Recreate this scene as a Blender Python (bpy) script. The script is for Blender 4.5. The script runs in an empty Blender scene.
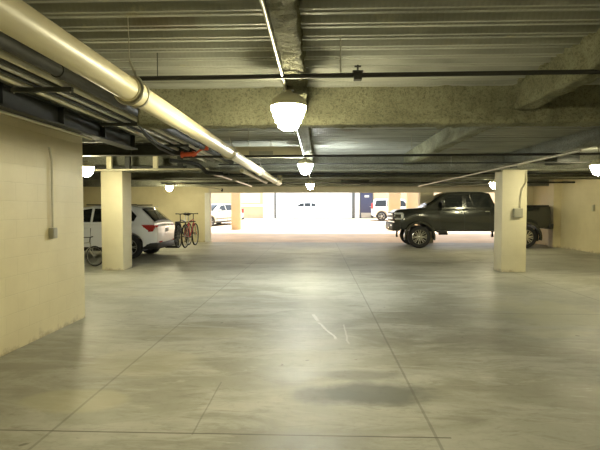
import bpy, bmesh, math, random
from mathutils import Vector, Matrix, noise
random.seed(7)
R = math.radians
PI = math.pi
scene = bpy.context.scene
col = scene.collection

# ------------------------------------------------------------------ camera
EYE = 1.55
cam_d = bpy.data.cameras.new('camera')
cam = bpy.data.objects.new('camera', cam_d)
col.objects.link(cam)
cam_d.sensor_width = 36.0
cam_d.lens = 36.0 * 480 / 600
cam_d.clip_start = 0.05
cam_d.clip_end = 500
cam.location = (0, 0, EYE)
cam.rotation_euler = (R(90 - 2.03), 0, R(2.15))
scene.camera = cam

# ------------------------------------------------------------------ world, sun, exposure
world = bpy.data.worlds.new('world')
scene.world = world
world.use_nodes = True
wn = world.node_tree
bg = wn.nodes['Background']
bg.inputs[0].default_value = (0.78, 0.88, 1.0, 1)
bg.inputs[1].default_value = 2.7
sun_d = bpy.data.lights.new('sun', 'SUN')
sun_d.energy = 12.0
sun_d.color = (1.0, 0.93, 0.82)
sun_d.angle = R(3)
sun = bpy.data.objects.new('sun', sun_d)
col.objects.link(sun)
sun.rotation_euler = (R(-14), R(10), 0)
LAMP = 190.0
vs = scene.view_settings
vs.view_transform = 'Standard'
vs.look = 'None'
vs.gamma = 1.0
vs.use_curve_mapping = False
vs.exposure = 0.14
scene.cycles.use_denoising = True
scene.cycles.max_bounces = 10
scene.cycles.diffuse_bounces = 7
scene.cycles.caustics_reflective = False
scene.cycles.caustics_refractive = False
scene.cycles.sample_clamp_indirect = 6.0

# ------------------------------------------------------------------ materials
def newmat(name):
    m = bpy.data.materials.new(name)
    m.use_nodes = True
    nt = m.node_tree
    return m, nt, nt.nodes['Principled BSDF']

def mat(name, c, rough=0.6, metal=0.0, var=0.0, scale=8.0, bump=0.0, bscale=60.0, emit=0.0, ecol=None, coat=0.0, spec=0.5):
    m, nt, b = newmat(name)
    b.inputs['Base Color'].default_value = (*c, 1)
    b.inputs['Roughness'].default_value = rough
    b.inputs['Metallic'].default_value = metal
    b.inputs['Specular IOR Level'].default_value = spec
    if coat:
        b.inputs['Coat Weight'].default_value = coat
        b.inputs['Coat Roughness'].default_value = 0.05
    tc = nt.nodes.new('ShaderNodeTexCoord')
    if var:
        n = nt.nodes.new('ShaderNodeTexNoise'); n.inputs['Scale'].default_value = scale
        n.inputs['Detail'].default_value = 6
        nt.links.new(tc.outputs['Object'], n.inputs['Vector'])
        r = nt.nodes.new('ShaderNodeValToRGB')
        r.color_ramp.elements[0].position = 0.3; r.color_ramp.elements[1].position = 0.7
        r.color_ramp.elements[0].color = (*[x * (1 - var) for x in c], 1)
        r.color_ramp.elements[1].color = (*[min(1, x * (1 + var)) for x in c], 1)
        nt.links.new(n.outputs['Fac'], r.inputs['Fac'])
        nt.links.new(r.outputs['Color'], b.inputs['Base Color'])
    if bump:
        n2 = nt.nodes.new('ShaderNodeTexNoise'); n2.inputs['Scale'].default_value = bscale
        n2.inputs['Detail'].default_value = 5
        nt.links.new(tc.outputs['Object'], n2.inputs['Vector'])
        bp = nt.nodes.new('ShaderNodeBump'); bp.inputs['Strength'].default_value = bump
        bp.inputs['Distance'].default_value = 0.02
        nt.links.new(n2.outputs['Fac'], bp.inputs['Height'])
        nt.links.new(bp.outputs['Normal'], b.inputs['Normal'])
    if emit:
        b.inputs['Emission Color'].default_value = (*(ecol or c), 1)
        b.inputs['Emission Strength'].default_value = emit
    return m

class G:
    """tiny node-graph helper"""
    def __init__(s, nt): s.nt = nt
    def n(s, t, **k):
        x = s.nt.nodes.new(t)
        for a, v in k.items(): setattr(x, a, v)
        return x
    def sock(s, v, i):
        if isinstance(v, (int, float)): i.default_value = v
        elif isinstance(v, tuple): i.default_value = v
        else: s.nt.links.new(v, i)
    def m(s, op, a, b=0.0, c=None, clamp=False):
        x = s.n('ShaderNodeMath', operation=op); x.use_clamp = clamp
        s.sock(a, x.inputs[0]); s.sock(b, x.inputs[1])
        if c is not None: s.sock(c, x.inputs[2])
        return x.outputs[0]
    def noise(s, vec, scale, detail=5, rough=0.55, dist=0.0):
        x = s.n('ShaderNodeTexNoise'); x.inputs['Scale'].default_value = scale
        x.inputs['Detail'].default_value = detail; x.inputs['Roughness'].default_value = rough
        x.inputs['Distortion'].default_value = dist
        s.nt.links.new(vec, x.inputs['Vector']); return x.outputs['Fac']
    def scale(s, vec, v):
        x = s.n('ShaderNodeVectorMath', operation='MULTIPLY')
        s.nt.links.new(vec, x.inputs[0]); x.inputs[1].default_value = v; return x.outputs[0]
    def ss(s, v, lo, hi, a=0.0, b=1.0):
        x = s.n('ShaderNodeMapRange', interpolation_type='SMOOTHSTEP')
        s.sock(v, x.inputs[0]); x.inputs[1].default_value = lo; x.inputs[2].default_value = hi
        x.inputs[3].default_value = a; x.inputs[4].default_value = b; return x.outputs[0]
    def mix(s, f, a, b):
        x = s.n('ShaderNodeMix', data_type='RGBA')
        s.sock(f, x.inputs[0])
        for v, i in ((a, 6), (b, 7)):
            if isinstance(v, tuple): x.inputs[i].default_value = (*v, 1)
            else: s.nt.links.new(v, x.inputs[i])
        return x.outputs[2]
    def bump(s, h, strength, dist, b):
        x = s.n('ShaderNodeBump'); x.inputs['Strength'].default_value = strength
        x.inputs['Distance'].default_value = dist
        s.nt.links.new(h, x.inputs['Height']); s.nt.links.new(x.outputs['Normal'], b.inputs['Normal'])

def floor_mat():
    m, nt, b = newmat('polished_concrete')
    g = G(nt)
    tc = g.n('ShaderNodeTexCoord').outputs['Object']
    sp = g.n('ShaderNodeSeparateXYZ'); nt.links.new(tc, sp.inputs[0]); X, Y = sp.outputs[0], sp.outputs[1]
    st = g.scale(tc, (0.45, 1.1, 1))
    n1 = g.noise(tc, 0.35, 6, 0.6)
    n2 = g.noise(st, 1.7, 8, 0.65, 0.6)
    n3 = g.noise(tc, 14, 6, 0.7)
    c = g.mix(g.ss(n1, .35, .65), (.25, .24, .18), (.40, .395, .32))
    c = g.mix(g.m('MULTIPLY', g.ss(n2, .42, .62), .8), c, (.48, .475, .41))
    c = g.mix(g.m('MULTIPLY', g.ss(n3, .5, .75), .25), c, (.17, .15, .11))
    n6 = g.noise(g.scale(tc, (.7, 2.2, 1)), 3.4, 8, .72, 1.0)
    c = g.mix(g.ss(n6, .50, .66, 0, .38), c, (.185, .17, .12))
    n7 = g.noise(g.scale(tc, (.6, 2.6, 1)), 2.3, 7, .7, 1.4)
    c = g.mix(g.ss(n7, .56, .70, 0, .45), c, (.56, .54, .45))
    w1 = g.noise(tc, 2.2, 5, 0.6)
    wob = g.m('SUBTRACT', w1, .5)
    def ell(cx, cy, rx, ry, soft, amp, col_, wamp=1.6):
        nonlocal c
        dx = g.m('DIVIDE', g.m('SUBTRACT', X, cx), rx); dy = g.m('DIVIDE', g.m('SUBTRACT', Y, cy), ry)
        d = g.m('SQRT', g.m('ADD', g.m('MULTIPLY', dx, dx), g.m('MULTIPLY', dy, dy)))
        d = g.m('ADD', d, g.m('MULTIPLY', wob, wamp))
        c = g.mix(g.m('MULTIPLY', g.ss(d, 1 - soft, 1 + soft, 1, 0), amp), c, col_)
    # pale patches, some with lamplight painted in
    ell(-1.95, 3.75, .42, .24, .15, .45, (.50, .47, .30), .5)  # left pale patches, yellowish light reflection put into their colour
    ell(-1.75, 4.75, .55, .40, .25, .35, (.46, .43, .29), 1.2)
    ell(-1.35, 5.9, .7, .22, .3, .30, (.46, .43, .30))
    ell(-2.6, 8.6, 1.2, .35, .3, .4, (.50, .48, .34))
    ell(3.5, 7.2, .8, 1.0, .5, .55, (.50, .48, .30), 2.4)  # pool of lamplight on the right, painted into the floor colour
    ell(2.9, 6.0, .35, .25, .3, .4, (.50, .48, .32), 2.2)  # edge of the same painted lamplight pool
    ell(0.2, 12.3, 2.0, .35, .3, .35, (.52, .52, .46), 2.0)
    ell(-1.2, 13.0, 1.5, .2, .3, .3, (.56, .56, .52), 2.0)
    # dark damp stains and other darker patches
    ell(.46, 3.98, .50, .24, .35, .72, (.085, .09, .08), 1.3)
    ell(.36, 4.42, .40, .13, .4, .5, (.12, .12, .10), 1.1)
    ell(.12, 3.9, .3, .2, .5, .3, (.12, .12, .10), 1.1)
    ell(1.75, 5.8, .7, .45, .5, .35, (.15, .14, .105), 2.0)
    ell(2.2, 7.2, .8, .9, .6, .30, (.16, .15, .115), 2.0)
    ell(3.6, 9.5, .9, .6, .6, .35, (.16, .15, .11), 2.0)
    ell(-3.0, 3.9, .9, 1.4, .5, .28, (.17, .155, .105), 1.0)
    ell(-5.0, 15.0, 2.5, .9, .5, .35, (.13, .125, .10), 1.0)  # shade beneath the white SUV, painted as darker floor
    ell(-.7, 8.0, 1.0, .5, .5, .22, (.20, .19, .16), 2.0)
    # oil drips
    n4 = g.noise(tc, 6.5, 2, 0.4)
    c = g.mix(g.ss(n4, .74, .79, 0, .6), c, (.09, .075, .055))
    # white scrape marks
    def scratch(x0, y0, x1, y1, w, amp):
        nonlocal c
        L = math.hypot(x1 - x0, y1 - y0); ux, uy = (x1 - x0) / L, (y1 - y0) / L
        dx = g.m('SUBTRACT', X, x0); dy = g.m('SUBTRACT', Y, y0)
        t = g.m('ADD', g.m('MULTIPLY', dx, ux), g.m('MULTIPLY', dy, uy))
        q = g.m('ABSOLUTE', g.m('ADD', g.m('SUBTRACT', g.m('MULTIPLY', dx, uy), g.m('MULTIPLY', dy, ux)), g.m('MULTIPLY', wob, .10)))
        f = g.m('MULTIPLY', g.m('MULTIPLY', g.ss(t, 0, .1), g.ss(t, L - .1, L, 1, 0)), g.ss(q, w * .4, w, 1, 0))
        c = g.mix(g.m('MULTIPLY', f, amp), c, (.75, .74, .68))
    scratch(-.08, 7.0, .02, 6.5, .035, .8)
    scratch(0.0, 6.5, .23, 5.6, .022, .85)
    scratch(.33, 6.4, .36, 5.4, .015, .45)
    # joints
    def joint(V, v, w, amp, other=None, lo=-99, hi=99):
        nonlocal c
        q = g.m('ABSOLUTE', g.m('ADD', g.m('SUBTRACT', V, v), g.m('MULTIPLY', wob, .012)))
        f = g.ss(q, w * .5, w, 1, 0)
        if other is not None:
            f = g.m('MULTIPLY', f, g.m('MULTIPLY', g.m('GREATER_THAN', other, lo), g.m('LESS_THAN', other, hi)))
        c = g.mix(g.m('MULTIPLY', f, amp), c, (.10, .09, .065))
    joint(X, .80, .014, .42); joint(X, -1.85, .014, .38); joint(X, 4.7, .016, .5); joint(X, -5.6, .016, .5)
    joint(Y, 3.22, .010, .85, X, -3.3, .9); joint(Y, 7.1, .016, .6, X, .8, 4.7)
    joint(Y, 13.8, .02, .4); joint(X, -.86, .008, .4, Y, 3.2, 4.2)
    nt.links.new(c, b.inputs['Base Color'])
    ro = g.ss(n2, .3, .7, .46, .62)
    nt.links.new(ro, b.inputs['Roughness']); b.inputs['Specular IOR Level'].default_value = .42
    h = g.m('ADD', g.m('MULTIPLY', n3, .3), n2)
    g.bump(h, .12, .01, b)
    return m

def deck_mat():
    m, nt, b = newmat('galvanised_deck')
    g = G(nt)
    tc = g.n('ShaderNodeTexCoord').outputs['Object']
    n1 = g.noise(g.scale(tc, (.5, 3, 1)), 1.5, 6, .6)
    c = g.mix(g.ss(n1, .3, .7), (.24, .25, .22), (.42, .43, .385))
    n2 = g.noise(tc, 2.6, 6, .7)
    c = g.mix(g.ss(n2, .60, .68, 0, .55), c, (.40, .38, .27))
    n3 = g.noise(g.scale(tc, (1, 2, 1)), .8, 4, .5)
    c = g.mix(g.ss(n3, .64, .75, 0, .6), c, (.13, .085, .05))
    v = g.n('ShaderNodeTexVoronoi'); v.inputs['Scale'].default_value = 26; v.inputs['Randomness'].default_value = 0.0
    nt.links.new(tc, v.inputs['Vector'])
    nt.links.new(c, b.inputs['Base Color'])
    b.inputs['Roughness'].default_value = .42; b.inputs['Metallic'].default_value = .12
    g.bump(v.outputs['Distance'], .35, .01, b)
    return m

def spray_mat(name, c0, c1, dark=(.10, .095, .06)):
    m, nt, b = newmat(name)
    g = G(nt)
    tc = g.n('ShaderNodeTexCoord').outputs['Object']
    n1 = g.noise(tc, 2.0, 5, .6); n2 = g.noise(tc, 34, 6, .85); n3 = g.noise(tc, 90, 4, .8)
    c = g.mix(g.ss(n1, .3, .7), c0, c1)
    c = g.mix(g.ss(n2, .47, .62, 0, .55), c, dark)
    nt.links.new(c, b.inputs['Base Color'])
    b.inputs['Roughness'].default_value = .95
    g.bump(g.m('ADD', n2, g.m('MULTIPLY', n3, .4)), 1.0, .07, b)
    return m

def block_mat(name, c0, c1, axis='Y', line=.5):
    m, nt, b = newmat(name)
    g = G(nt)
    tc = g.n('ShaderNodeTexCoord').outputs['Object']
    sp = g.n('ShaderNodeSeparateXYZ'); nt.links.new(tc, sp.inputs[0])
    cb = g.n('ShaderNodeCombineXYZ')
    nt.links.new(g.m('ADD', sp.outputs[0], sp.outputs[1]) if axis == 'B' else sp.outputs[1 if axis == 'Y' else 0], cb.inputs[0])
    nt.links.new(sp.outputs[2], cb.inputs[1])
    br = g.n('ShaderNodeTexBrick'); nt.links.new(cb.outputs[0], br.inputs['Vector'])
    br.inputs['Scale'].default_value = 1.0; br.inputs['Brick Width'].default_value = .406
    br.inputs['Row Height'].default_value = .203; br.inputs['Mortar Size'].default_value = .005
    br.inputs['Mortar Smooth'].default_value = .4
    n1 = g.noise(tc, 1.1, 6, .6); n2 = g.noise(tc, 30, 5, .7)
    c = g.mix(g.ss(n1, .3, .7), c0, c1)
    c = g.mix(g.m('MULTIPLY', br.outputs['Fac'], line), c, tuple(x * .6 for x in c0))
    foot = g.m('ADD', sp.outputs[2], g.m('MULTIPLY', g.m('SUBTRACT', g.noise(tc, 5, 5, .7), .5), .5))
    c = g.mix(g.ss(foot, -.05, .07, .5, 0), c, (.20, .13, .07))
    nt.links.new(c, b.inputs['Base Color']); b.inputs['Roughness'].default_value = .55
    h = g.m('SUBTRACT', g.m('MULTIPLY', n2, .15), br.outputs['Fac'])
    g.bump(h, .35, .008, b)
    return m

M = {}
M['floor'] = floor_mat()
M['deck'] = deck_mat()
M['spray'] = spray_mat('sprayed_fireproofing', (.27, .27, .165), (.44, .435, .28), (.05, .048, .028))
M['spray_grey'] = spray_mat('sprayed_fireproofing_grey', (.27, .275, .21), (.38, .38, .30), (.07, .07, .05))
M['block'] = block_mat('cream_painted_block', (.64, .565, .345), (.72, .645, .41), 'B', .10)
M['pillar'] = block_mat('cream_painted_pillar', (.60, .55, .37), (.67, .62, .43), 'B', .08)
M['header'] = mat('cream_painted_header', (.62, .57, .42), .6, var=.08, scale=3)
M['tan'] = mat('tan_painted_wall', (.62, .49, .31), .7, var=.06, scale=2)
M['white_wall'] = mat('white_painted_wall', (.86, .84, .78), .7, var=.04)
M['yard'] = mat('pale_concrete_ramp', (.66, .51, .35), .6, var=.15, scale=.8, bump=.2)
M['street'] = mat('street_paving', (.62, .60, .57), .8, var=.06, scale=1)
M['pipe_cream'] = mat('cream_painted_pipe', (.66, .60, .40), .42, var=.05, scale=3)
M['steel_dark'] = mat('dark_primed_steel', (.030, .032, .027), .6, .1, var=.25, scale=6)
M['pipe_black'] = mat('black_iron_pipe', (.022, .022, .018), .6, .1, var=.2, scale=10)
M['galv'] = mat('galvanised_conduit', (.45, .44, .37), .35, .8, var=.15, scale=12)
M['conduit'] = mat('painted_conduit', (.50, .47, .34), .4, .1, var=.1, scale=12)
M['box'] = mat('grey_metal_box', (.30, .29, .22), .45, .3)
M['red'] = mat('red_orange_paint', (.62, .10, .035), .5, var=.15)
M['housing'] = mat('cast_lamp_housing', (.55, .53, .38), .5, .1)
M['white_paint'] = mat('white_car_paint', (.90, .91, .90), .22, 0, coat=.7)
M['silver_paint'] = mat('champagne_car_paint', (.66, .64, .55), .3, .3, coat=.6)
M['grey_paint'] = mat('grey_car_paint', (.50, .50, .52), .3, .5, coat=.6)
M['truck_paint'] = mat('dark_green_grey_car_paint', (.036, .039, .033), .22, .45, coat=.8)
M['plastic'] = mat('black_plastic', (.018, .018, .017), .5)
M['glass_dark'] = mat('dark_tinted_glass', (.010, .012, .012), .06, 0, spec=.6)
M['tyre'] = mat('tyre_rubber', (.016, .016, .016), .8, bump=.2, bscale=80)
M['chrome'] = mat('chrome', (.75, .75, .72), .15, 1.0)
M['alloy'] = mat('alloy_wheel', (.42, .42, .40), .3, .9)
M['taillamp'] = mat('red_tail_lamp_lens', (.42, .015, .015), .12, coat=.6)
M['headlamp'] = mat('clear_head_lamp_lens', (.72, .74, .74), .12, .2, coat=.8)
M['plate'] = mat('licence_plate_metal', (.65, .66, .62), .5)
M['navy'] = mat('navy_painted_door', (.045, .05, .10), .5)
M['gate'] = mat('dark_gate_steel', (.10, .11, .11), .5, .3)
M['red_bike'] = mat('red_bicycle_paint', (.55, .05, .07), .3, coat=.5)
M['black_bike'] = mat('black_bicycle_paint', (.03, .03, .03), .35, coat=.4)
M['grey_bike'] = mat('pale_bicycle_paint', (.50, .50, .44), .35, .3)
M['awning'] = mat('faded_violet_cloth', (.62, .50, .66), .8)
M['win_pale'] = mat('frosted_window_pane', (.80, .88, .92), .15)
M['globe'] = mat('lamp_globe_glass', (.9, .9, .8), .3, emit=LAMP, ecol=(1.0, .91, .58))
M['globe_cool'] = mat('cool_lamp_globe_glass', (.9, .9, .9), .3, emit=LAMP * 2.2, ecol=(.93, .97, .92))

# ------------------------------------------------------------------ mesh helpers
class MB:
    def __init__(s): s.v = []; s.f = []
    def add(s, vs_, fs, mt=None):
        o = len(s.v)
        s.v += [(mt @ Vector(p)) if mt is not None else Vector(p) for p in vs_]
        s.f += [tuple(i + o for i in f) for f in fs]
        return s
    def box(s, a, b, mt=None, bev=0.0):
        (x0, y0, z0), (x1, y1, z1) = a, b
        if x0 > x1: x0, x1 = x1, x0
        if y0 > y1: y0, y1 = y1, y0
        if z0 > z1: z0, z1 = z1, z0
        if bev <= 0:
            vs_ = [(x0,y0,z0),(x1,y0,z0),(x1,y1,z0),(x0,y1,z0),(x0,y0,z1),(x1,y0,z1),(x1,y1,z1),(x0,y1,z1)]
            return s.add(vs_, [(0,3,2,1),(4,5,6,7),(0,1,5,4),(1,2,6,5),(2,3,7,6),(3,0,4,7)], mt)
        bm = bmesh.new()
        bmesh.ops.create_cube(bm, size=1)
        for v in bm.verts:
            v.co = Vector(((x0+x1)/2 + v.co.x*(x1-x0), (y0+y1)/2 + v.co.y*(y1-y0), (z0+z1)/2 + v.co.z*(z1-z0)))
        bmesh.ops.bevel(bm, geom=bm.edges[:], offset=bev, segments=2, affect='EDGES', profile=.5)
        s.add([v.co.copy() for v in bm.verts], [[v.index for v in f.verts] for f in bm.faces], mt)
        bm.free(); return s
    def tube(s, pts, r, n=10, cap=True, mt=None):
        pts = [Vector(p) for p in pts]
        rs = r if isinstance(r, (list, tuple)) else [r] * len(pts)
        rings = []; up = None
        for i, p in enumerate(pts):
            d = (pts[min(i+1, len(pts)-1)] - pts[max(i-1, 0)]).normalized()
            if up is None:
                up = Vector((0, 0, 1)) if abs(d.z) < .9 else Vector((1, 0, 0))
            a = d.cross(up).normalized(); b_ = a.cross(d).normalized(); up = b_
            rings.append([p + (a * math.cos(2*PI*k/n) + b_ * math.sin(2*PI*k/n)) * rs[i] for k in range(n)])
        vs_ = [v for rg in rings for v in rg]; fs = []
        for i in range(len(pts)-1):
            for k in range(n):
                fs.append((i*n+k, i*n+(k+1)%n, (i+1)*n+(k+1)%n, (i+1)*n+k))
        if cap: fs.append(tuple(range(n))[::-1]); fs.append(tuple(range((len(pts)-1)*n, len(pts)*n)))
        return s.add(vs_, fs, mt)
    def lathe(s, prof, n=24, mt=None, caps=True):
        """prof: (r, z) pairs around Z"""
        vs_ = []; fs = []
        for r, z in prof:
            r = max(r, 1e-4)
            vs_ += [(r*math.cos(2*PI*k/n), r*math.sin(2*PI*k/n), z) for k in range(n)]
        for i in range(len(prof)-1):
            for k in range(n):
                fs.append((i*n+k, i*n+(k+1)%n, (i+1)*n+(k+1)%n, (i+1)*n+k))
        if caps: fs.append(tuple(range(n))[::-1]); fs.append(tuple(range((len(prof)-1)*n, len(prof)*n)))
        return s.add(vs_, fs, mt)
    def prism(s, poly, y0, y1, mt=None):
        """poly in (x,z), extruded along y"""
        n = len(poly)
        vs_ = [(x, y0, z) for x, z in poly] + [(x, y1, z) for x, z in poly]
        fs = [tuple(range(n)), tuple(range(n, 2*n))[::-1]] + [(i, i+n, (i+1)%n+n, (i+1)%n) for i in range(n)]
        return s.add(vs_, fs, mt)
    def build(s, name, m, parent=None, origin=(0, 0, 0), sharp=40, fixn=True):
        o3 = Vector(origin)
        me = bpy.data.meshes.new(name)
        me.from_pydata([tuple(v - o3) for v in s.v], [], s.f)
        if fixn:
            bm = bmesh.new(); bm.from_mesh(me)
            bmesh.ops.recalc_face_normals(bm, faces=bm.faces); bm.to_mesh(me); bm.free()
        me.materials.append(m)
        for p in me.polygons: p.use_smooth = True
        me.set_sharp_from_angle(angle=R(sharp))
        o = bpy.data.objects.new(name, me)
        col.objects.link(o)
        if parent is not None: o.parent = parent
        o.location = o3
        return o

def tag(o, label, cat, group=None):
    o['label'] = label; o['category'] = cat
    if group: o['group'] = group
    return o
def struct(o): o['kind'] = 'structure'; return o
def thing(name, label, cat, loc=(0, 0, 0), rz=0.0, group=None):
    o = bpy.data.objects.new(name, None); col.objects.link(o)
    o.empty_display_size = .1
    o.location = loc; o.rotation_euler = (0, 0, rz)
    return tag(o, label, cat, group)
def copy_tree(o, parent=None):
    c = o.copy(); col.objects.link(c)
    if parent is not None: c.parent = parent
    for ch in list(o.children): copy_tree(ch, c)
    return c
def T(x=0, y=0, z=0): return Matrix.Translation((x, y, z))

# ------------------------------------------------------------------ structure
XL, XR = -12.0, 9.5
YB, YW = -7.0, 21.6          # back of the garage, plane of the opening
DECK = EYE + 1.35
RISE = .028
def ramp_z(y): return max(0.0, (y - YW) * RISE)

struct(MB().box((XL-.2, YB-.2, -.3), (XR+.2, YW, 0)).build('floor', M['floor']))
b = MB(); y0, y1 = YW, 60.0
b.add([(-22, y0, -.3), (22, y0, -.3), (22, 43.6, -.3), (-22, 43.6, -.3), (-22, y0, 0), (22, y0, 0), (22, 43.6, ramp_z(43.6)), (-22, 43.6, ramp_z(43.6))],
      [(0,3,2,1),(4,5,6,7),(0,1,5,4),(1,2,6,5),(2,3,7,6),(3,0,4,7)])
struct(b.build('floor_courtyard', M['yard']))
ZC = ramp_z(43.6)
struct(MB().box((-60, 43.6, -.3), (60, 120, ZC)).build('ground_street', M['street']))

# corrugated deck: ribs run across the garage
pitch, dep = .245, .060
prof = []
y = YB
while y < YW - pitch:
    prof += [(y, DECK), (y + .075, DECK), (y + .11, DECK - dep), (y + .135, DECK - dep), (y + .145, DECK - dep + .012), (y + .165, DECK - dep + .012), (y + .175, DECK - dep), (y + .21, DECK - dep)]
    y += pitch
prof += [(YW, DECK), (YW, DECK + .25), (YB, DECK + .25)]
n = len(prof)
b = MB()
b.add([(XL, p[0], p[1]) for p in prof] + [(XR, p[0], p[1]) for p in prof],
      [(i, i+n, (i+1) % n + n, (i+1) % n) for i in range(n)])
struct(b.build('ceiling', M['deck'], sharp=20))

# walls
struct(MB().box((XL, YB, 0), (-3.30, 6.64, DECK - .06)).build('wall_left', M['block']))
struct(MB().box((XL-.2, 6.64, 0), (XL, YW, DECK)).build('wall_far_left', M['block']))
struct(MB().box((XR, YB, 0), (XR+.2, YW + .4, DECK)).build('wall_right', M['block']))
struct(MB().box((XL, YB-.2, 0), (XR, YB, DECK)).build('wall_rear', M['block']))
struct(MB().box((XL, YW, 0), (-4.95, YW+.3, DECK)).build('wall_front_left', M['block']))
struct(MB().box((8.95, YW, 0), (XR, YW+.3, DECK)).build('wall_front_right', M['block']))
struct(MB().box((-4.95, YW, 2.24), (8.95, YW+.3, DECK+.25)).build('wall_header', M['header']))
struct(MB().box((9.2, 19.15, 0), (XR, 19.55, DECK-.06)).build('trim_1', M['block']))
struct(MB().box((-5.13, YW-.03, 0), (-4.90, YW+.33, 2.24), bev=.01).build('trim_2', M['white_wall']))

def spray_beam(name, a, bb, hb, m, flange=.11, web=.055, seg=.05, amp=.012, seed=0.0, top=None):
    """sprayed I-beam from a to bb (x,y), bottom at height hb, up to the deck"""
    top = DECK - .01 if top is None else top
    ax, ay = a; bx, by = bb
    L = math.hypot(bx-ax, by-ay); d = Vector(((bx-ax)/L, (by-ay)/L, 0)); q = Vector((-d.y, d.x, 0))
    pr = [(flange, 0), (flange, .045), (web+.02, .075), (web, .11)]
    nz = max(2, int((top - hb - .15) / max(seg, .05)))
    pr += [(web, .11 + (top-hb-.15-.11) * k / nz) for k in range(1, nz+1)]
    pr += [(web+.03, top-hb-.05), (flange, top-hb)]
    nb = 5 if flange > .08 else 3
    bot = [(-flange + 2*flange*k/nb, 0) for k in range(1, nb)]
    ring = [(-p[0], p[1]) for p in pr[::-1]] + bot + pr
    n = len(ring); ns = max(2, int(L / seg)); b = MB(); vs_ = []
    for i in range(ns+1):
        for (u, w) in ring:
            p = Vector((ax, ay, hb)) + d * (L*i/ns) + q * u + Vector((0, 0, w))
            k = noise.noise(p * 7 + Vector((seed, 0, 0))) + .7*noise.noise(p * 19 + Vector((0, seed, 0)))
            k2 = noise.noise(p * 9 + Vector((3.1, seed, 7)))
            nrm = (q * (1 if u > 0 else -1)) if abs(u) > web*.9 else Vector((0, 0, -1))
            p = p + nrm * k * amp + (Vector((0, 0, -1)) * abs(k2) * amp * 1.3 if w < .05 else Vector())
            vs_.append(p)
    fs = [(i*n+k, i*n+(k+1) % n, (i+1)*n+(k+1) % n, (i+1)*n+k) for i in range(ns) for k in range(n)]
    fs += [tuple(range(n))[::-1], tuple(range(ns*n, (ns+1)*n))]
    b.add(vs_, fs)
    return struct(b.build(name, m, sharp=180))

HB = EYE + .907
spray_beam('ceiling_beam', (-1.97, 5.32), (XR, 5.32), HB, M['spray'], flange=.13, web=.10, seg=.04, amp=.024)
spray_beam('ceiling_beam', (-6.0, 11.95), (XR, 11.95), HB, M['spray_grey'], flange=.14, web=.07, seg=.1)
spray_beam('ceiling_beam', (XL, 16.3), (XR, 16.3), HB + .05, M['spray_grey'], flange=.12, web=.06, seg=.15)
spray_beam('ceiling_beam', (XL, 20.0), (XR, 20.0), HB, M['spray_grey'], flange=.14, web=.07, seg=.15)
spray_beam('ceiling_beam', (-3.2, -1.6), (XR, -1.6), HB, M['spray_grey'], flange=.14, web=.07, seg=.15)
HG = EYE + 1.037
spray_beam('ceiling_girder', (-.20, -1.4), (-.20, 5.2), HG, M['spray'], flange=.08, web=.05, seg=.04, amp=.022, seed=3)
spray_beam('ceiling_girder', (-.20, 5.45), (-.20, 11.8), HG, M['spray'], flange=.08, web=.05, seg=.08, amp=.013, seed=5)
spray_beam('ceiling_girder', (2.15, -1.4), (2.15, 5.2), HG, M['spray'], flange=.09, web=.07, seg=.04, amp=.022, seed=8)
spray_beam('ceiling_girder', (2.15, 5.45), (2.15, 11.8), HG, M['spray'], flange=.09, web=.06, seg=.08, amp=.013, seed=9)
spray_beam('ceiling_girder', (4.55, -1.4), (4.55, 5.2), HG, M['spray_grey'], flange=.09, web=.06, seg=.1, seed=11)
spray_beam('ceiling_girder', (4.55, 5.45), (4.55, 11.8), HG, M['spray_grey'], flange=.09, web=.06, seg=.1, seed=12)
spray_beam('ceiling_girder', (7.0, 5.45), (7.0, 11.8), HG, M['spray_grey'], flange=.09, web=.06, seg=.15, seed=13)
for gx, sd in ((-2.6, 20), (-.2, 21), (2.15, 22), (4.55, 23), (7.0, 24)):
    spray_beam('ceiling_girder', (gx, 12.1), (gx, 19.85), HG + .05, M['spray_grey'], flange=.09, web=.06, seg=.2, seed=sd)
# fireproofing clumps where the deck flutes meet the right girder
b = MB()
y = -1.0
while y < 5.1:
    for k in range(3):
        r0 = random.uniform(.028, .05)
        b.lathe([(r0*math.cos(t), r0*math.sin(t)) for t in [R(-90 + 30*i) for i in range(7)]], 8,
                T(2.045 + random.uniform(-.02, .015), y + .03 + k*.03, DECK - .03 + random.uniform(-.012, .012)))
    y += pitch
struct(b.build('ceiling_flute_filler', M['spray'], sharp=180))

# courtyard beyond the opening
FZ = 43.7
HT = 4.2
struct(MB().box((-22, FZ, 0), (-5.0, FZ+.3, HT)).build('wall_courtyard_left', M['tan']))
struct(MB().box((-5.0, FZ-.15, 0), (-4.05, FZ+.3, HT)).build('wall_courtyard_pier', M['white_wall']))
struct(MB().box((-4.05, FZ, ZC+3.2), (3.35, FZ+.3, HT)).build('wall_courtyard_header', M['white_wall']))
struct(MB().box((3.35, FZ-.1, 0), (3.75, FZ+.3, HT)).build('wall_courtyard_jamb', M['white_wall']))
struct(MB().box((3.75, FZ, 0), (22, FZ+.3, HT)).build('wall_courtyard_right', M['tan']))
struct(MB().box((-22, YW+.3, 0), (-21.7, FZ, HT)).build('wall_courtyard_west', M['tan']))
struct(MB().box((21.7, YW+.3, 0), (22, FZ, HT)).build('wall_courtyard_east', M['tan']))
w = struct(MB().box((-7.25, FZ-.02, 2.10), (-5.35, FZ+.05, 2.85)).build('window_1', M['win_pale']))
fr = MB()
for a, c in (((-7.3, 2.05), (-5.3, 2.10)), ((-7.3, 2.85), (-5.3, 2.9)), ((-7.3, 2.1), (-7.25, 2.85)), ((-5.35, 2.1), (-5.3, 2.85)), ((-6.32, 2.1), (-6.28, 2.85))):
    fr.box((a[0], FZ-.06, a[1]), (c[0], FZ+.02, c[1]))
fr.build('window_frame', M['white_wall'], w)
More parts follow.
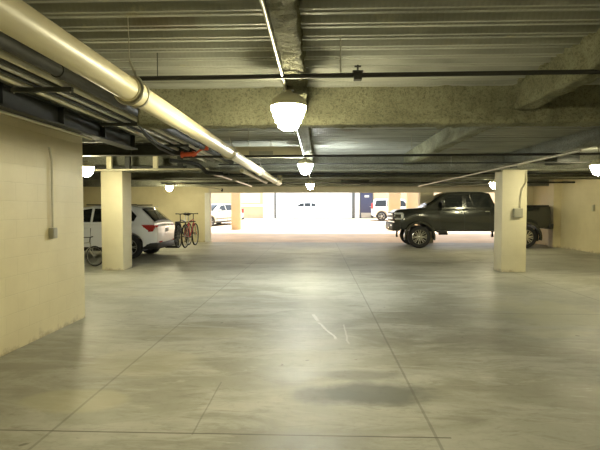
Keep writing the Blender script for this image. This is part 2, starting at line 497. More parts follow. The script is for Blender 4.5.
struct(MB().box((-10.6, FZ-.12, 1.68), (-5.0, FZ, 1.86)).build('trim_3', M['white_wall']))
d = struct(MB().box((3.82, FZ-.09, ZC), (4.92, FZ+.01, ZC+2.3), bev=.01).build('door_1', M['navy']))
MB().box((3.90, FZ-.11, ZC+.04), (4.84, FZ-.09, ZC+.5)).build('kick_plate', M['alloy'], d)
MB().box((3.76, FZ-.12, ZC), (3.84, FZ-.02, ZC+2.38)).box((4.90, FZ-.12, ZC), (4.98, FZ-.02, ZC+2.38)).box((3.76, FZ-.12, ZC+2.3), (4.98, FZ-.02, ZC+2.38)).build('door_frame', M['gate'], d)
MB().box((4.2, FZ-.10, ZC+1.9), (4.6, FZ-.085, ZC+2.08)).build('door_sign', M['plate'], d)
MB().tube([(4.78, FZ-.09, ZC+1.05), (4.78, FZ-.15, ZC+1.05), (4.68, FZ-.15, ZC+1.05)], .015, 8).build('door_handle', M['chrome'], d)

struct(MB().box((-22, YW+.3, 3.6), (22, 27.6, 3.8)).build('shading_slab_courtyard', M['header']))  # unseen roof slab, added to keep sun off the near yard
# ------------------------------------------------------------------ pillars
def pillar(x0, x1, y0, y1, top, label, m='pillar', z0=0.0, group=None):
    o = MB().box((x0, y0, z0), (x1, y1, top), bev=.015).build('concrete_pillar', M[m], origin=((x0+x1)/2, (y0+y1)/2, z0))
    return tag(o, label, 'pillar', group)
pillar(-5.37, -4.83, 11.7, 12.28, HB + .01, 'cream square pillar standing beside the white parked SUV and small bicycle')
pillar(4.41, 5.0, 11.7, 12.2, HB + .01, 'cream square pillar in front of the dark pickup truck, electrical box on its face')
pillar(4.55, 5.15, YW + .02, YW + .5, 2.25, 'greyish cream pillar rising behind the hood and windshield of the pickup truck')
pillar(-5.33, -4.78, 29.3, 29.8, 3.9, 'tan pillar in the sunlit yard between the champagne car and red-lamped car', 'tan', ramp_z(29.3) - .02)
pillar(4.30, 5.0, 29.3, 29.8, 3.59, 'tan pillar in the sunlit yard just right of the white far SUV', 'tan', ramp_z(29.3) - .02)
pillar(5.45, 6.2, 29.6, 30.1, 3.9, 'wider tan pillar in the yard seen just over the pickup hood', 'tan', ramp_z(29.6) - .02)

# ------------------------------------------------------------------ gate
gt = thing('garage_gate', 'wide open vehicle gate with dark steel tracks in the bright far wall', 'gate', (-.35, FZ-.28, ZC))
MB().box((-3.62, -.12, 0), (-3.45, .1, 3.2), bev=.01).build('side_track', M['gate'], gt)
MB().box((3.40, -.12, 0), (3.66, .1, 3.2), bev=.01).build('side_track', M['gate'], gt)
MB().box((-3.45, -.10, 0), (3.40, .05, .09)).build('threshold', M['gate'], gt)
MB().tube([(-3.6, -.05, 3.05), (3.6, -.05, 3.05)], .14, 14).build('roller_drum', M['gate'], gt)

# ------------------------------------------------------------------ ceiling lights
def light_bm(cool):
    up = .52 if cool == 2 else .24
    root = thing('ceiling_light', 'x', 'lamp')
    MB().lathe([(.03, .16), (.045, .13), (.10, .115), (.155, .075), (.178, .03), (.18, .0), (.165, 0), (.15, .03), (.05, .08)], 28).build('housing', M['housing'], root)
    MB().lathe([(.160, .03), (.168, -.012), (.164, -.05), (.150, -.055), (.146, -.10), (.132, -.105), (.126, -.15), (.112, -.155), (.098, -.195), (.075, -.215), (.045, -.228), (.002, -.232)], 28, caps=False).build('globe', M['globe_cool' if cool == 1 else 'globe'], root)
    MB().tube([(0, 0, .15), (0, 0, up-.06)], .014, 8).lathe([(.055, up-.08), (.055, up-.055), (.045, up-.045)], 16).build('junction_box', M['box'], root)
    return root
LB = EYE + .868
lp = [(-.255, 4.15, 0, 'large round ceiling light hanging in front of the nearest cross beam'),
      (-.25, 9.6, 1, 'brightest white ceiling light, middle one of the central row'),
      (-.28, 17.4, 0, 'small ceiling light at the far end of the central row above the opening'),
      (-4.93, 10.1, 2, 'ceiling light glowing at the corner beside the left cream pillar'),
      (-6.0, 19.2, 2, 'ceiling light over the bikes carried behind the white SUV'),
      (6.03, 16.75, 2, 'ceiling light in front of the pickup truck, left of the right pillar'),
      (5.74, 10.1, 2, 'ceiling light at the right edge of the picture near the right wall'),
      (-.255, -2.6, 2, 'ceiling light behind the viewer on the central row'),
      (5.2, -2.6, 2, 'ceiling light behind the viewer on the right')]
protos = {}
for x, y, cool, lab in lp:
    if cool not in protos: r_ = protos[cool] = light_bm(cool); r_.scale = (.88, .88, .88)
    else: r_ = copy_tree(protos[cool])
    r_.location = (x, y, LB); r_['label'] = lab; r_['group'] = 'round ceiling lights of the garage'

# ------------------------------------------------------------------ pipes and conduits
def pipe(name, pts, r, m, label, cat='pipe', group=None, n=12, extra=None):
    b = MB().tube(pts, r, n)
    if extra: extra(b)
    if name == 'service_pipe' and pts[0][2] < EYE + 1.08:
        for f_ in (.15, .8):
            q = Vector(pts[0]).lerp(Vector(pts[1]), f_); b.tube([q, (q.x, q.y, DECK-.05)], .005, 6)
    return tag(b.build(name, M[m], origin=pts[0], sharp=50), label, cat, group)

# big cream main
PX, PH, PR = -1.285, EYE + .805, .079
mp = thing('drain_main', 'large glossy cream pipe running along the left ceiling toward the opening', 'pipe', (PX, -1.5, PH))
MB().tube([(0, 0, 0), (0, 17.2, 0), (0, 17.45, .03), (0, 17.58, .12), (0, 17.6, .3)], PR, 28).build('pipe_run', M['pipe_cream'], mp)
for yy in (3.32, 7.0, 10.6, 14.2):
    MB().tube([(0, yy+1.5-.11, 0), (0, yy+1.5+.11, 0)], PR+.010, 28).build('coupling', M['pipe_cream'], mp)
    MB().tube([(0, yy+1.5-.075, 0), (0, yy+1.5-.055, 0)], PR+.017, 28).build('band', M['galv'], mp)
    MB().tube([(0, yy+1.5+.055, 0), (0, yy+1.5+.075, 0)], PR+.017, 28).build('band', M['galv'], mp)
for yy in (3.24, 6.9, 10.5):
    lp_ = [(math.sin(t)*(PR+.022), yy+1.5, -math.cos(t)*(PR+.022)) for t in [R(-150+12*i) for i in range(26)]]
    MB().tube(lp_ + [(.01, yy+1.5, PR+.12)], .009, 8).tube([(.01, yy+1.5, PR+.10), (0, yy+1.5, DECK-PH-.05)], .0035, 6).build('hanger', M['galv'], mp)
# branch duct with grille
bd = thing('branch_duct', 'short cream duct crossing between the cream pipe and the central girder', 'duct', (-1.0, 9.2, EYE+.97))
MB().box((-.83, -.14, 0), (.72, .14, .19), bev=.015).build('duct_body', M['pipe_cream'], bd)
gb = MB().box((-.30, -.155, .03), (.15, -.14, .10))
for k in range(9): gb.box((-.28 + k*.048, -.165, .035), (-.26 + k*.048, -.154, .095))
gb.build('grille', M['box'], bd)

# central conduit
CH = EYE + 1.012
pipe('conduit', [(-.275, -1.4, CH), (-.275, 17.6, CH)], .013, 'galv', 'thin pale conduit running down the centre linking the ceiling lights', 'conduit', n=8)
# front black sprinkler pipe
SZ = EYE + 1.0
o = thing('sprinkler_pipe', 'black pipe crossing the full ceiling just in front of the near beam', 'pipe', (0, 3.7, SZ))
MB().tube([(-1.39, 0, 0), (XR, 0, .05)], .018, 12).build('pipe_run', M['pipe_black'], o)
cl = MB().tube([(.265, -.035, .03), (.335, -.035, .03), (.335, .035, .03), (.265, .035, .03), (.265, -.035, .03)], .007, 8)
cl.box((.27, -.026, -.03), (.33, .026, .04)).tube([(.30, 0, .03), (.30, 0, .085)], .008, 8).box((.275, -.008, .07), (.325, .008, .08))
cl.build('sprinkler_head', M['pipe_black'], o)
MB().tube([(.17, 0, 0), (.17, 0, .33)], .005, 8).build('hanger', M['galv'], o)
MB().tube([(3.3, 0, 0), (3.3, 0, .33)], .005, 8).build('hanger', M['galv'], o)
# thin hanging wires in first bay
pipe('hanger_wire', [(-1.34, 4.0, DECK - .03), (-1.34, 4.0, DECK - .28)], .004, 'pipe_black', 'thin wire hanging from the deck right of the cream pipe', 'wire', n=6)

# second black pipe
pipe('sprinkler_pipe', [(-2.5, 8.8, EYE+.94), (XR, 8.8, EYE+.98)], .022, 'pipe_black', 'black pipe crossing the middle of the ceiling beyond the near beam', 'pipe')
pipe('sprinkler_pipe', [(-3.0, 13.2, EYE+.93), (XR, 13.2, EYE+.93)], .022, 'pipe_black', 'thin dark pipe crossing the ceiling beyond the right pillar', 'pipe')
pipe('sprinkler_pipe', [(-6.0, 18.2, EYE+.95), (XR, 18.2, EYE+.95)], .03, 'pipe_black', 'dark pipe crossing above the opening ahead of the cream header', 'pipe')
# hanger rods
for k, (x, y, zb) in enumerate([(-1.1, 7.6, EYE+.98), (1.65, 8.6, EYE+1.07), (3.0, 11.0, EYE+.95), (-.9, 9.2, EYE+1.1), (2.35, 17.6, EYE+1.0), (3.8, 18.0, EYE+.95)]):
    pipe('hanger_rod', [(x, y, DECK-.05), (x, y, zb)], .007, 'galv', ['thin rod hanging below the deck left of the near light', 'rod hanging under the deck near the second beam', 'rod hanging in front of the right pillar beam', 'rod hanging above the cream branch duct', 'rod dropping toward the header above the pickup hood', 'rod dropping toward the header above the pickup cab'][k], 'rod', 'hanger rods under the deck', n=6)

# left run of services
pipe('service_pipe', [(-2.12, -1.5, EYE+1.12), (-2.12, 11.75, EYE+1.12)], .052, 'pipe_black', 'thick black pipe tucked directly beneath the large cream pipe', n=18,
     extra=lambda b: [b.tube([(-2.12, yy-.04, EYE+1.12), (-2.12, yy+.04, EYE+1.12)], .062, 18) for yy in (2.9, 3.9, 6.2, 8.4)])
for k, (x, h, r, m, lab) in enumerate([
        (-2.30, 1.125, .034, 'conduit', 'thickest pale conduit of the left bundle, next to the black pipe'),
        (-2.40, 1.12, .020, 'steel_dark', 'dark conduit second in the left ceiling bundle'),
        (-2.49, 1.125, .026, 'galv', 'galvanised conduit in the middle of the left ceiling bundle'),
        (-2.59, 1.12, .018, 'steel_dark', 'slim dark conduit beside the outer left ceiling bundle'),
        (-2.70, 1.125, .028, 'conduit', 'outermost painted conduit of the left bundle near the steel beam')]):
    pts = [(x, -1.5, EYE+h), (x, 6.0 + .35*k, EYE+h)]
    if k in (1, 3): pts += [(x, 6.3+.35*k, EYE+h-.08), (x-.12, 7.1+.35*k, EYE+h-.10), (x-.12, 7.9+.35*k, EYE+h-.12)]
    else: pts += [(x, 11.5, EYE+h)]
    pipe('conduit', pts, r, m, lab, 'conduit', 'left ceiling conduit bundle', n=10)
for k, yy in enumerate((2.6, 4.3, 6.1, 8.2)):
    t = thing('trapeze_hanger', ['steel trapeze hanger nearest the viewer under the left conduits', 'second steel trapeze hanger along the left conduits', 'third steel trapeze hanger where the conduits bend', 'farthest steel trapeze hanger near the red coupling'][k], 'hanger', (-2.50, yy, EYE+1.07), 0, 'trapeze hangers of the conduit bundle')
    MB().box((-.28, -.02, -.02), (.28, .02, .02)).build('strut', M['steel_dark'], t)
    for s_ in (-.26, .26): MB().tube([(s_, 0, -.03), (s_, 0, DECK-EYE-1.07-.03)], .007, 6).build('rod', M['galv'], t)
# lumpy fireproofed flange seen between the conduits
spray_beam('ceiling_girder', (-2.92, -1.4), (-2.92, 9.3), EYE + 1.19, M['spray_grey'], flange=.07, web=.05, seg=.08, seed=31)

# dark steel beam over the left wall
def ibeam(name, a, bb, h0, h1, fw, label, stiff=0.45, m='steel_dark'):
    ax, ay = a; bx, by = bb
    L = math.hypot(bx-ax, by-ay); ang = math.atan2(by-ay, bx-ax)
    t = thing(name, label, 'beam', (ax, ay, h0), ang)
    H = h1 - h0
    MB().box((0, -fw/2, 0), (L, fw/2, .022)).build('bottom_flange', M[m], t)
    MB().box((0, -fw/2, H-.022), (L, fw/2, H)).build('top_flange', M[m], t)
    MB().box((0, -.012, .022), (L, .012, H-.022)).build('web', M[m], t)
    x = .4
    while x < L:
        MB().box((x, -fw/2+.01, .022), (x+.014, fw/2-.01, H-.022)).build('stiffener', M[m], t)
        x += stiff
    return t
ibeam('steel_beam', (-3.08, -1.4), (-3.08, 7.9), EYE+.965, EYE+1.21, .18, 'dark steel beam running along the top of the near left wall', 1.1)
ibeam('steel_beam', (-6.2, 9.2), (-2.35, 9.2), EYE+1.01, EYE+1.25, .2, 'dark steel beam crossing above the left pillar', 1.1)
pipe('conduit', [(-3.10, -1.4, EYE+.945), (-3.10, 6.5, EYE+.945)], .016, 'conduit', 'pale conduit clipped under the steel beam on the near left wall', 'conduit', n=8)
# red coupling
rc = thing('red_coupling', 'orange red pipe coupling with a small handle among the dark left services', 'valve', (-2.36, 8.8, EYE+.98))
MB().tube([(-.14, 0, 0), (.12, 0, .01)], .045, 14).tube([(-.16, 0, 0), (-.12, 0, 0)], .058, 14).tube([(.05, 0, .01), (.09, 0, .01)], .058, 14).build('coupling_body', M['red'], rc)
MB().tube([(.10, 0, .02), (.20, 0, .09), (.30, 0, .13)], .02, 10).box((.26, -.012, .08), (.34, .012, .16)).build('handle', M['red'], rc)
# further left services past the wall end
pipe('service_pipe', [(-1.62, 10.2, EYE+.80), (-1.62, 15.0, EYE+.80)], .045, 'pipe_cream', 'pale pipe beside the cream main close to the far header', n=14)
pipe('service_pipe', [(-2.42, 11.4, EYE+.80), (-2.42, 13.4, EYE+.80)], .03, 'galv', 'silver pipe sloping along the ceiling over the bicycles', n=12)
pipe('service_pipe', [(-2.42, 14.0, EYE+.80), (-2.42, 17.4, EYE+.80)], .03, 'galv', 'short silver pipe running to the header left of the cream main', n=12)
pipe('service_pipe', [(-3.25, 12.3, EYE+1.06), (-3.25, 16.0, EYE+1.06)], .04, 'conduit', 'short painted pipe above the left wall end', n=12)
pipe('elbow_pipe', [(-3.3, 10.6, EYE+1.06), (-2.95, 10.7, EYE+1.03), (-2.72, 10.8, EYE+.98), (-2.62, 10.9, EYE+.90), (-2.62, 11.2, EYE+.83), (-2.3, 11.5, EYE+.82)], .045, 'pipe_black', 'dark curved elbow pipe below the red coupling', n=12)
o = thing('drain_pipe', 'slanting pale pipe with a black end over the white SUV', 'pipe', (-5.6, 16.4, EYE+.96))
MB().tube([(0, 0, 0), (1.5, 4.0, -.17)], .022, 10).build('pipe_run', M['conduit'], o)
MB().tube([(1.5, 4.0, -.26), (1.5, 4.0, -.13)], .045, 12).build('end_cap', M['pipe_black'], o)
pipe('conduit', [(-6.6, 11.35, EYE+.90), (-2.6, 11.35, EYE+.93)], .024, 'conduit', 'pale conduit crossing just above the left pillar top', 'conduit', n=10)
pipe('conduit', [(-6.2, 11.62, EYE+1.0), (-3.2, 11.62, EYE+1.0)], .03, 'steel_dark', 'dark pipe beside the ceiling light left of the pillar', 'conduit', n=10)
for k, (x, y) in enumerate(((-5.05, 11.5), (-4.62, 11.55), (-3.95, 11.6), (-3.35, 11.6))):
    tag(MB().box((x-.06, y-.05, EYE+.905), (x+.06, y+.05, DECK-.06), bev=.006).build('beam_bracket', M['pillar' if k % 2 == 0 else 'steel_dark'], origin=(x, y, EYE+.9)),
        ['cream bracket beside the left pillar light', 'dark bracket directly over the left pillar', 'cream bracket right of the left pillar top', 'dark bracket over the white SUV roof'][k], 'bracket', 'brackets above the left pillar')
# right side services
pipe('conduit', [(-2.0, 7.0, EYE+1.27), (XR, 7.0, EYE+1.27)], .014, 'galv', 'thin conduit crossing under the deck ribs beyond the near beam', 'conduit', n=8)
pipe('conduit', [(-2.2, 10.6, EYE+.96), (XR, 10.6, EYE+1.0)], .016, 'pipe_black', 'slim dark conduit crossing just ahead of the pillar beam', 'conduit', n=8)
pipe('conduit', [(-4.8, 14.9, EYE+.93), (XR, 14.9, EYE+.93)], .018, 'galv', 'slim silver conduit crossing the ceiling beyond the pillars', 'conduit', n=8)
pipe('conduit', [(4.05, 7.6, EYE+.885), (4.05, 19.6, EYE+.885)], .022, 'galv', 'silver conduit running away under the beams left of the right pillar', 'conduit', n=8)
pipe('conduit', [(5.4, 19.6, EYE+.87), (6.6, 17.0, EYE+.87)], .02, 'galv', 'short bright conduit above the pickup cab', 'conduit', n=8)
pipe('conduit', [(5.15, 9.0, EYE+1.15), (5.35, 8.9, EYE+1.15), (9.6, 8.6, EYE+1.17)], .016, 'galv', 'thin bright conduit near the right edge under the deck', 'conduit', n=8)
tag(MB().box((5.3, 10.9, EYE+1.0), (5.8, 11.5, DECK-.05), bev=.02).build('duct_box', M['steel_dark'], origin=(5.5, 11.2, EYE+1.0)), 'dark duct box under the deck right of the pillar', 'duct')
tag(MB().box((.9, 18.9, EYE+.95), (2.0, 19.2, DECK-.07), bev=.02).build('duct_box', M['steel_dark'], origin=(1.9, 19, EYE+.95)), 'dark blue-grey duct above the opening left of the pickup', 'duct')
tag(MB().box((4.5, 11.35, EYE+.93), (4.62, 11.5, DECK-.06), bev=.006).build('beam_bracket', M['steel_dark'], origin=(4.55, 11.4, EYE+.93)), 'dark bracket hanging in front of the right pillar top', 'bracket')

# electrical boxes
def ebox(loc, rz, pts, label, s=(.12, .07, .16), m='box', mc='conduit'):
    t = thing('junction_box', label, 'electrical box', loc, rz)
    MB().box((-s[0]/2, -s[1], -s[2]/2), (s[0]/2, 0, s[2]/2), bev=.006).build('enclosure', M[m], t)
    MB().box((-s[0]/2+.012, -s[1]-.006, -s[2]/2+.012), (s[0]/2-.012, -s[1], s[2]/2-.012)).build('cover', M[m], t)
    if pts: MB().tube(pts, .012, 8).build('conduit', M[mc], t)
    return t
ebox((-3.30, 5.80, 1.24), R(90), [(0, -.03, .07), (0, -.03, .9), (-.05, -.03, 1.05)], 'small grey electrical box with a vertical conduit on the near left wall', (.10, .06, .13))
ebox((4.77, 11.7, 1.43), 0, [(.06, -.03, .10), (.07, -.03, .38), (.10, -.03, .58), (.19, -.03, .72), (.20, -.03, 1.0)], 'grey electrical box with bent conduit on the right pillar face', (.20, .09, .22))
ebox((XR, 16.9, 1.55), R(-90), None, 'small dark switch box on the right wall', (.10, .06, .22), 'housing')

# ------------------------------------------------------------------ vehicles
def interp(tab, x):
    if x <= tab[0][0]: return tab[0][1]
    for (a, va), (b_, vb) in zip(tab, tab[1:]):
        if x <= b_: return va + (vb-va)*(x-a)/(b_-a) if b_ > a else vb
    return tab[-1][1]

def section_body(zb, zt, hw, inset=.10):
    H = zt - zb
    p = [(0, zb), (hw*.80, zb), (hw*.955, zb+.02*min(1, H/.2)), (hw*.985, zb+.12*H), (hw, zb+.40*H), (hw*.992, zb+.68*H),
         (hw*.965, zb+.86*H), (hw*.925, zb+.965*H), (hw*.85, zt), (hw*.4, zt+.012), (0, zt+.018)]
    return p

def loft(b, stations):
    """stations: list of (x, [(y,z) half profile])"""
    rings = []
    for x, half in stations:
        ring = [(x, -y, z) for y, z in half] + [(x, y, z) for y, z in half[::-1][1:-1]]
        rings.append(ring)
    n = len(rings[0]); vs_ = [v for r_ in rings for v in r_]
    fs = [(i*n+k, i*n+(k+1) % n, (i+1)*n+(k+1) % n, (i+1)*n+k) for i in range(len(rings)-1) for k in range(n)]
    fs += [tuple(range(n))[::-1], tuple(range((len(rings)-1)*n, len(rings)*n))]
    b.add(vs_, fs)

def make_wheel(root, x, y, r, w, side, rim='alloy', spokes=5, rimr=.62):
    """side -1: outer face towards -y"""
    mt = T(x, y, r) @ Matrix.Rotation(R(90) * (1 if side < 0 else -1), 4, 'X')
    t = MB().lathe([(r*rimr, -w/2), (r*.90, -w/2), (r*.97, -w*.40), (r, -w*.25), (r, w*.25), (r*.97, w*.40), (r*.90, w/2), (r*rimr, w/2), (r*(rimr-.02), w*.3), (r*(rimr-.02), -w*.3), (r*rimr, -w/2)], 36, mt, caps=False).lathe([(r*(rimr-.04), w*.12), (.01, w*.12)], 24, mt, caps=False).build('tyre', M['tyre'], root)
    m = MB().lathe([(r*rimr, w*.46), (r*(rimr-.05), w*.48), (r*(rimr-.07), w*.40), (r*(rimr-.08), w*.14)], 32, mt, caps=False)
    m.lathe([(r*.17, w*.10), (r*.17, w*.36), (r*.12, w*.42), (.005, w*.43)], 16, mt, caps=False)
    for k in range(spokes):
        for dlt in (-.16, .16):
            m.box((r*.12, -r*.035, w*.28), (r*(rimr-.06), r*.035, w*.42), mt @ Matrix.Rotation(2*PI*k/spokes + dlt, 4, 'Z'))
    m.build('rim', M[rim], t)
    return t

def vehicle(name, label, cat, loc, rz, S, paint):
    t = thing(name, label, cat, loc, rz)
    wx0, wx1, wr = S['wx'][0], S['wx'][1], S['wr']; ar = S.get('arch', wr*1.14)
    L = S['L']; hw0 = S['hw']
    xs = set()
    x = 0
    while x <= L: xs.add(round(x, 3)); x += .12
    xs.add(L)
    for wx in (wx0, wx1):
        for k in range(25):
            xs.add(round(wx + ar*math.cos(PI*k/24), 4))
        xs.add(round(wx-ar-.004, 4)); xs.add(round(wx+ar+.004, 4))
    xs = sorted(v for v in xs if 0 <= v <= L)
    def zbot(x):
        z = interp(S['bot'], x)
        for wx in (wx0, wx1):
            if abs(x-wx) <= ar: z = max(z, wr + math.sqrt(max(0, ar*ar-(x-wx)**2)))
        return z
    def zt(x): return interp(S['top'], x)
    def hw(x):
        e = S.get('round', .35)
        k0 = max(0, 1 - x/e); k1 = max(0, 1-(L-x)/e)
        return hw0 * (1 - .16*k0**2 - .10*k1**2)
    split = S.get('split')
    def part(nm, x0, x1):
        b = MB(); loft(b, [(x, section_body(zbot(x), max(zt(x), zbot(x)+.03), hw(x))) for x in xs if x0 <= x <= x1])
        return b.build(nm, M[paint], t, sharp=32)
    if split:
        body = part('body', 0, split[0]); part('cargo_bed', split[1], L)
    else: body = part('body', 0, L)
    # underbody shell, dark
    MB().box((wx0-.3, -hw0*.72, interp(S['bot'], wx0+1.2)-.04), (wx1+.3, hw0*.72, interp(S['bot'], wx0+1.2)+.15)).build('underbody', M['plastic'], t)
    # cabin
    C = S['cab']; zr = C['roof']; zb = C['base']; Hh = max(z for _, z in zr) - zb; wi = C['wr']; wb = hw0*.955
    def ys(z): return wb - (wb - wi) * (z - zb)/Hh
    x0, x1 = zr[0][0], zr[-1][0]
    cs = sorted(set([round(x0 + (x1-x0)*k/34, 3) for k in range(35)] + [p[0] for p in zr]))
    def ztop(x, y):
        z = interp(zr, x); w_ = ys(z)
        return z + .035*(1-(y/w_)**2)
    def half(x):
        z = interp(zr, x)
        zz = max(z, zb+.03); w_ = ys(zz)
        return [(0, zb-.05), (wb*.9, zb-.05), (wb, zb-.02), (ys(zb+(zz-zb)*.5), zb+(zz-zb)*.5), (ys(zz-.05*min(1, (zz-zb)/.2)), zz-.05*min(1, (zz-zb)/.2)), (w_*.965, zz-.008), (w_*.88, ztop(x, w_*.88)), (w_*.5, ztop(x, w_*.5)), (0, ztop(x, 0))]
    cb = MB(); loft(cb, [(x, half(x)) for x in cs]); cb.build('cabin', M[paint], t, sharp=35)
    for poly in C['side']:
        for s_ in (-1, 1):
            v1 = [(x, s_*(ys(z)+.008), z) for x, z in poly]; v0 = [(x, s_*(ys(z)-.02), z) for x, z in poly]
            n = len(poly)
            MB().add(v1+v0, [tuple(range(n)), tuple(range(n, 2*n))[::-1]] + [(i, i+n, (i+1) % n+n, (i+1) % n) for i in range(n)]).build('side_window', M['glass_dark'], t)
    for nm, (a, c) in (('windshield', C['front']), ('rear_window', C['rear'])):
        g_ = MB(); nn = 8; vs_ = []
        for i in range(nn+1):
            x = a + (c-a)*i/nn; w_ = ys(interp(zr, x))*.86
            for k in range(7):
                y = w_*(-1+k/3); vs_.append((x, y, ztop(x, y)+.012))
        g_.add(vs_, [(i*7+k, i*7+k+1, (i+1)*7+k+1, (i+1)*7+k) for i in range(nn) for k in range(6)])
        o = g_.build(nm, M['glass_dark'], t, sharp=180)
        sm = o.modifiers.new('s', 'SOLIDIFY'); sm.thickness = .008; sm.offset = 0
    # wheels
    for wx in (wx0, wx1):
        for s_ in (-1, 1):
            make_wheel(t, wx, s_*(hw0-S['ww']/2+S.get('poke', -.01)), wr, S['ww'], s_, S.get('rim', 'alloy'), S.get('spokes', 5), S.get('rimr', .66))
    # lamps
    for nm, mm, polys in (('tail_lamp', 'taillamp', S['tail']), ('head_lamp', 'headlamp', S['head'])):
        for (xa, xb, ya, yb, za, zc_) in polys:
            for s_ in (-1, 1):
                MB().box((xa, s_*ya, za), (xb, s_*yb, zc_), bev=.02).build(nm, M[mm], t)
    for (nm, mm, a, c, bv) in S.get('extra', []):
        MB().box(a, c, bev=bv).build(nm, M[mm], t)
    if 'tailpoly' in S:
        for s_ in (-1, 1):
            MB().prism(S['tailpoly'], s_*hw0*.80, s_*hw0*.965).build('tail_lamp', M['taillamp'], t)
    # mirrors and handles
    for s_ in (-1, 1):
        mx, mz, ms = S['mirror']
        MB().box((mx, s_*(hw0*.93), mz-.03), (mx+.05, s_*(hw0+.10), mz+.01)).box((mx-.04, s_*(hw0+.04), mz-.04), (mx+.07, s_*(hw0+.04+ms*.75), mz+ms), bev=.03).build('side_mirror', M[S.get('mirror_mat', paint)], t)
        for hx, hz in S['handles']:
            MB().box((hx, s_*(hw0*.985), hz), (hx+.17, s_*(hw0+.035), hz+.035), bev=.01).build('door_handle', M[S.get('handle_mat', paint)], t)
        for dx in S.get('seams', []):
            z0_ = interp(S['bot'], dx)+.06
            MB().box((dx-.004, s_*(hw0*.96), z0_), (dx+.004, s_*(hw0*1.0035), z0_+(zt(dx)-z0_)*.82)).build('door_seam', M['plastic'], t)
    return t

# dark pickup
TR = dict(L=5.95, hw=1.0, wx=(.95, 4.97), wr=.435, arch=.53, ww=.30, poke=.03, rim='chrome', spokes=8, rimr=.66,
    bot=[(0, .72), (1.4, .68), (3.8, .66), (4.4, .70), (5.95, .78)],
    top=[(0, 1.36), (.06, 1.45), (.3, 1.50), (1.2, 1.56), (3.86, 1.56), (3.9, 1.62), (5.95, 1.62)],
    split=(3.88, 3.91), round=.5,
    cab=dict(base=1.54, wr=.80, roof=[(1.15, 1.54), (1.55, 1.82), (1.92, 2.07), (2.08, 2.14), (2.6, 2.17), (3.40, 2.165), (3.66, 2.10), (3.86, 1.62)],
        side=[[(1.62, 1.61), (1.74, 1.80), (2.06, 2.02), (2.22, 2.06), (2.58, 2.06), (2.58, 1.59), (1.75, 1.59)],
              [(2.74, 1.59), (2.74, 2.06), (3.46, 2.06), (3.60, 1.96), (3.64, 1.60)]],
        front=(1.28, 1.95), rear=(3.64, 3.84)),
    tail=[(5.88, 5.965, .66, .82, 1.18, 1.55)],
    head=[(.0, .34, .80, .955, 1.30, 1.37), (.02, .40, .845, .965, 1.10, 1.15), (.24, .36, .93, .975, 1.13, 1.33)],
    mirror=(1.78, 1.60, .26), handles=[(2.42, 1.40), (3.42, 1.40)], handle_mat='chrome', seams=[1.72, 2.66, 3.62],
    extra=[('grille', 'plastic', (-.03, -.72, 1.02), (.10, .72, 1.38), .03),
           ('grille_bar', 'chrome', (-.06, -.72, 1.28), (-.02, .72, 1.33), .01),
           ('grille_bar', 'chrome', (-.06, -.72, 1.12), (-.02, .72, 1.17), .01),
           ('front_bumper', 'plastic', (-.10, -.98, .66), (.22, .98, .98), .05),
           ('fog_lamp', 'headlamp', (-.12, -.80, .84), (-.09, -.66, .92), .01),
           ('fog_lamp', 'headlamp', (-.12, .66, .84), (-.09, .80, .92), .01),
           ('tow_hook', 'chrome', (-.17, -.45, .74), (-.09, -.37, .82), .01),
           ('rear_bumper', 'plastic', (5.87, -.94, .74), (6.05, .94, .96), .04),
           ('tonneau_cover', 'plastic', (3.95, -.86, 1.60), (5.90, .86, 1.66), .02),
           ('tailgate', 'plastic', (5.90, -.82, .98), (5.97, .82, 1.60), .02),
           ('exhaust', 'plastic', (1.75, -.75, .50), (2.1, -.6, .62), .03),
           ('running_board', 'plastic', (1.62, -1.0, .60), (2.0, -.84, .68), .015),
           ('rear_axle', 'plastic', (4.90, -.8, .38), (5.04, .8, .5), .03),
           ('front_axle', 'plastic', (.88, -.8, .38), (1.02, .8, .5), .03),
           ('mud_flap', 'plastic', (5.42, -1.0, .28), (5.45, -.72, .78), .0),
           ('mud_flap', 'plastic', (1.47, -1.0, .38), (1.50, -.72, .75), .0)])
tr = vehicle('pickup_truck', 'dark lifted crew cab pickup truck parked sideways behind the right pillar', 'truck', (2.96, 19.62, 0), 0, TR, 'truck_paint')
def flare(root, xc, r_in, r_out, zc_, y0, y1, m='truck_paint'):
    b = MB(); pts = []
    n_ = 20
    o_ = [(xc + r_out*math.cos(R(-12) + R(204)*k/n_), zc_ + r_out*math.sin(R(-12) + R(204)*k/n_)) for k in range(n_+1)]
    i_ = [(xc + r_in*math.cos(R(-12) + R(204)*k/n_), zc_ + r_in*math.sin(R(-12) + R(204)*k/n_)) for k in range(n_+1)]
    for k in range(n_):
        b.prism([o_[k], o_[k+1], i_[k+1], i_[k]], y0, y1)
    return b.build('fender_flare', M[m], root)
for wx in (.95, 4.97):
    for s_ in (-1, 1): flare(tr, wx, .52, .60, .435, s_*.94, s_*1.055)

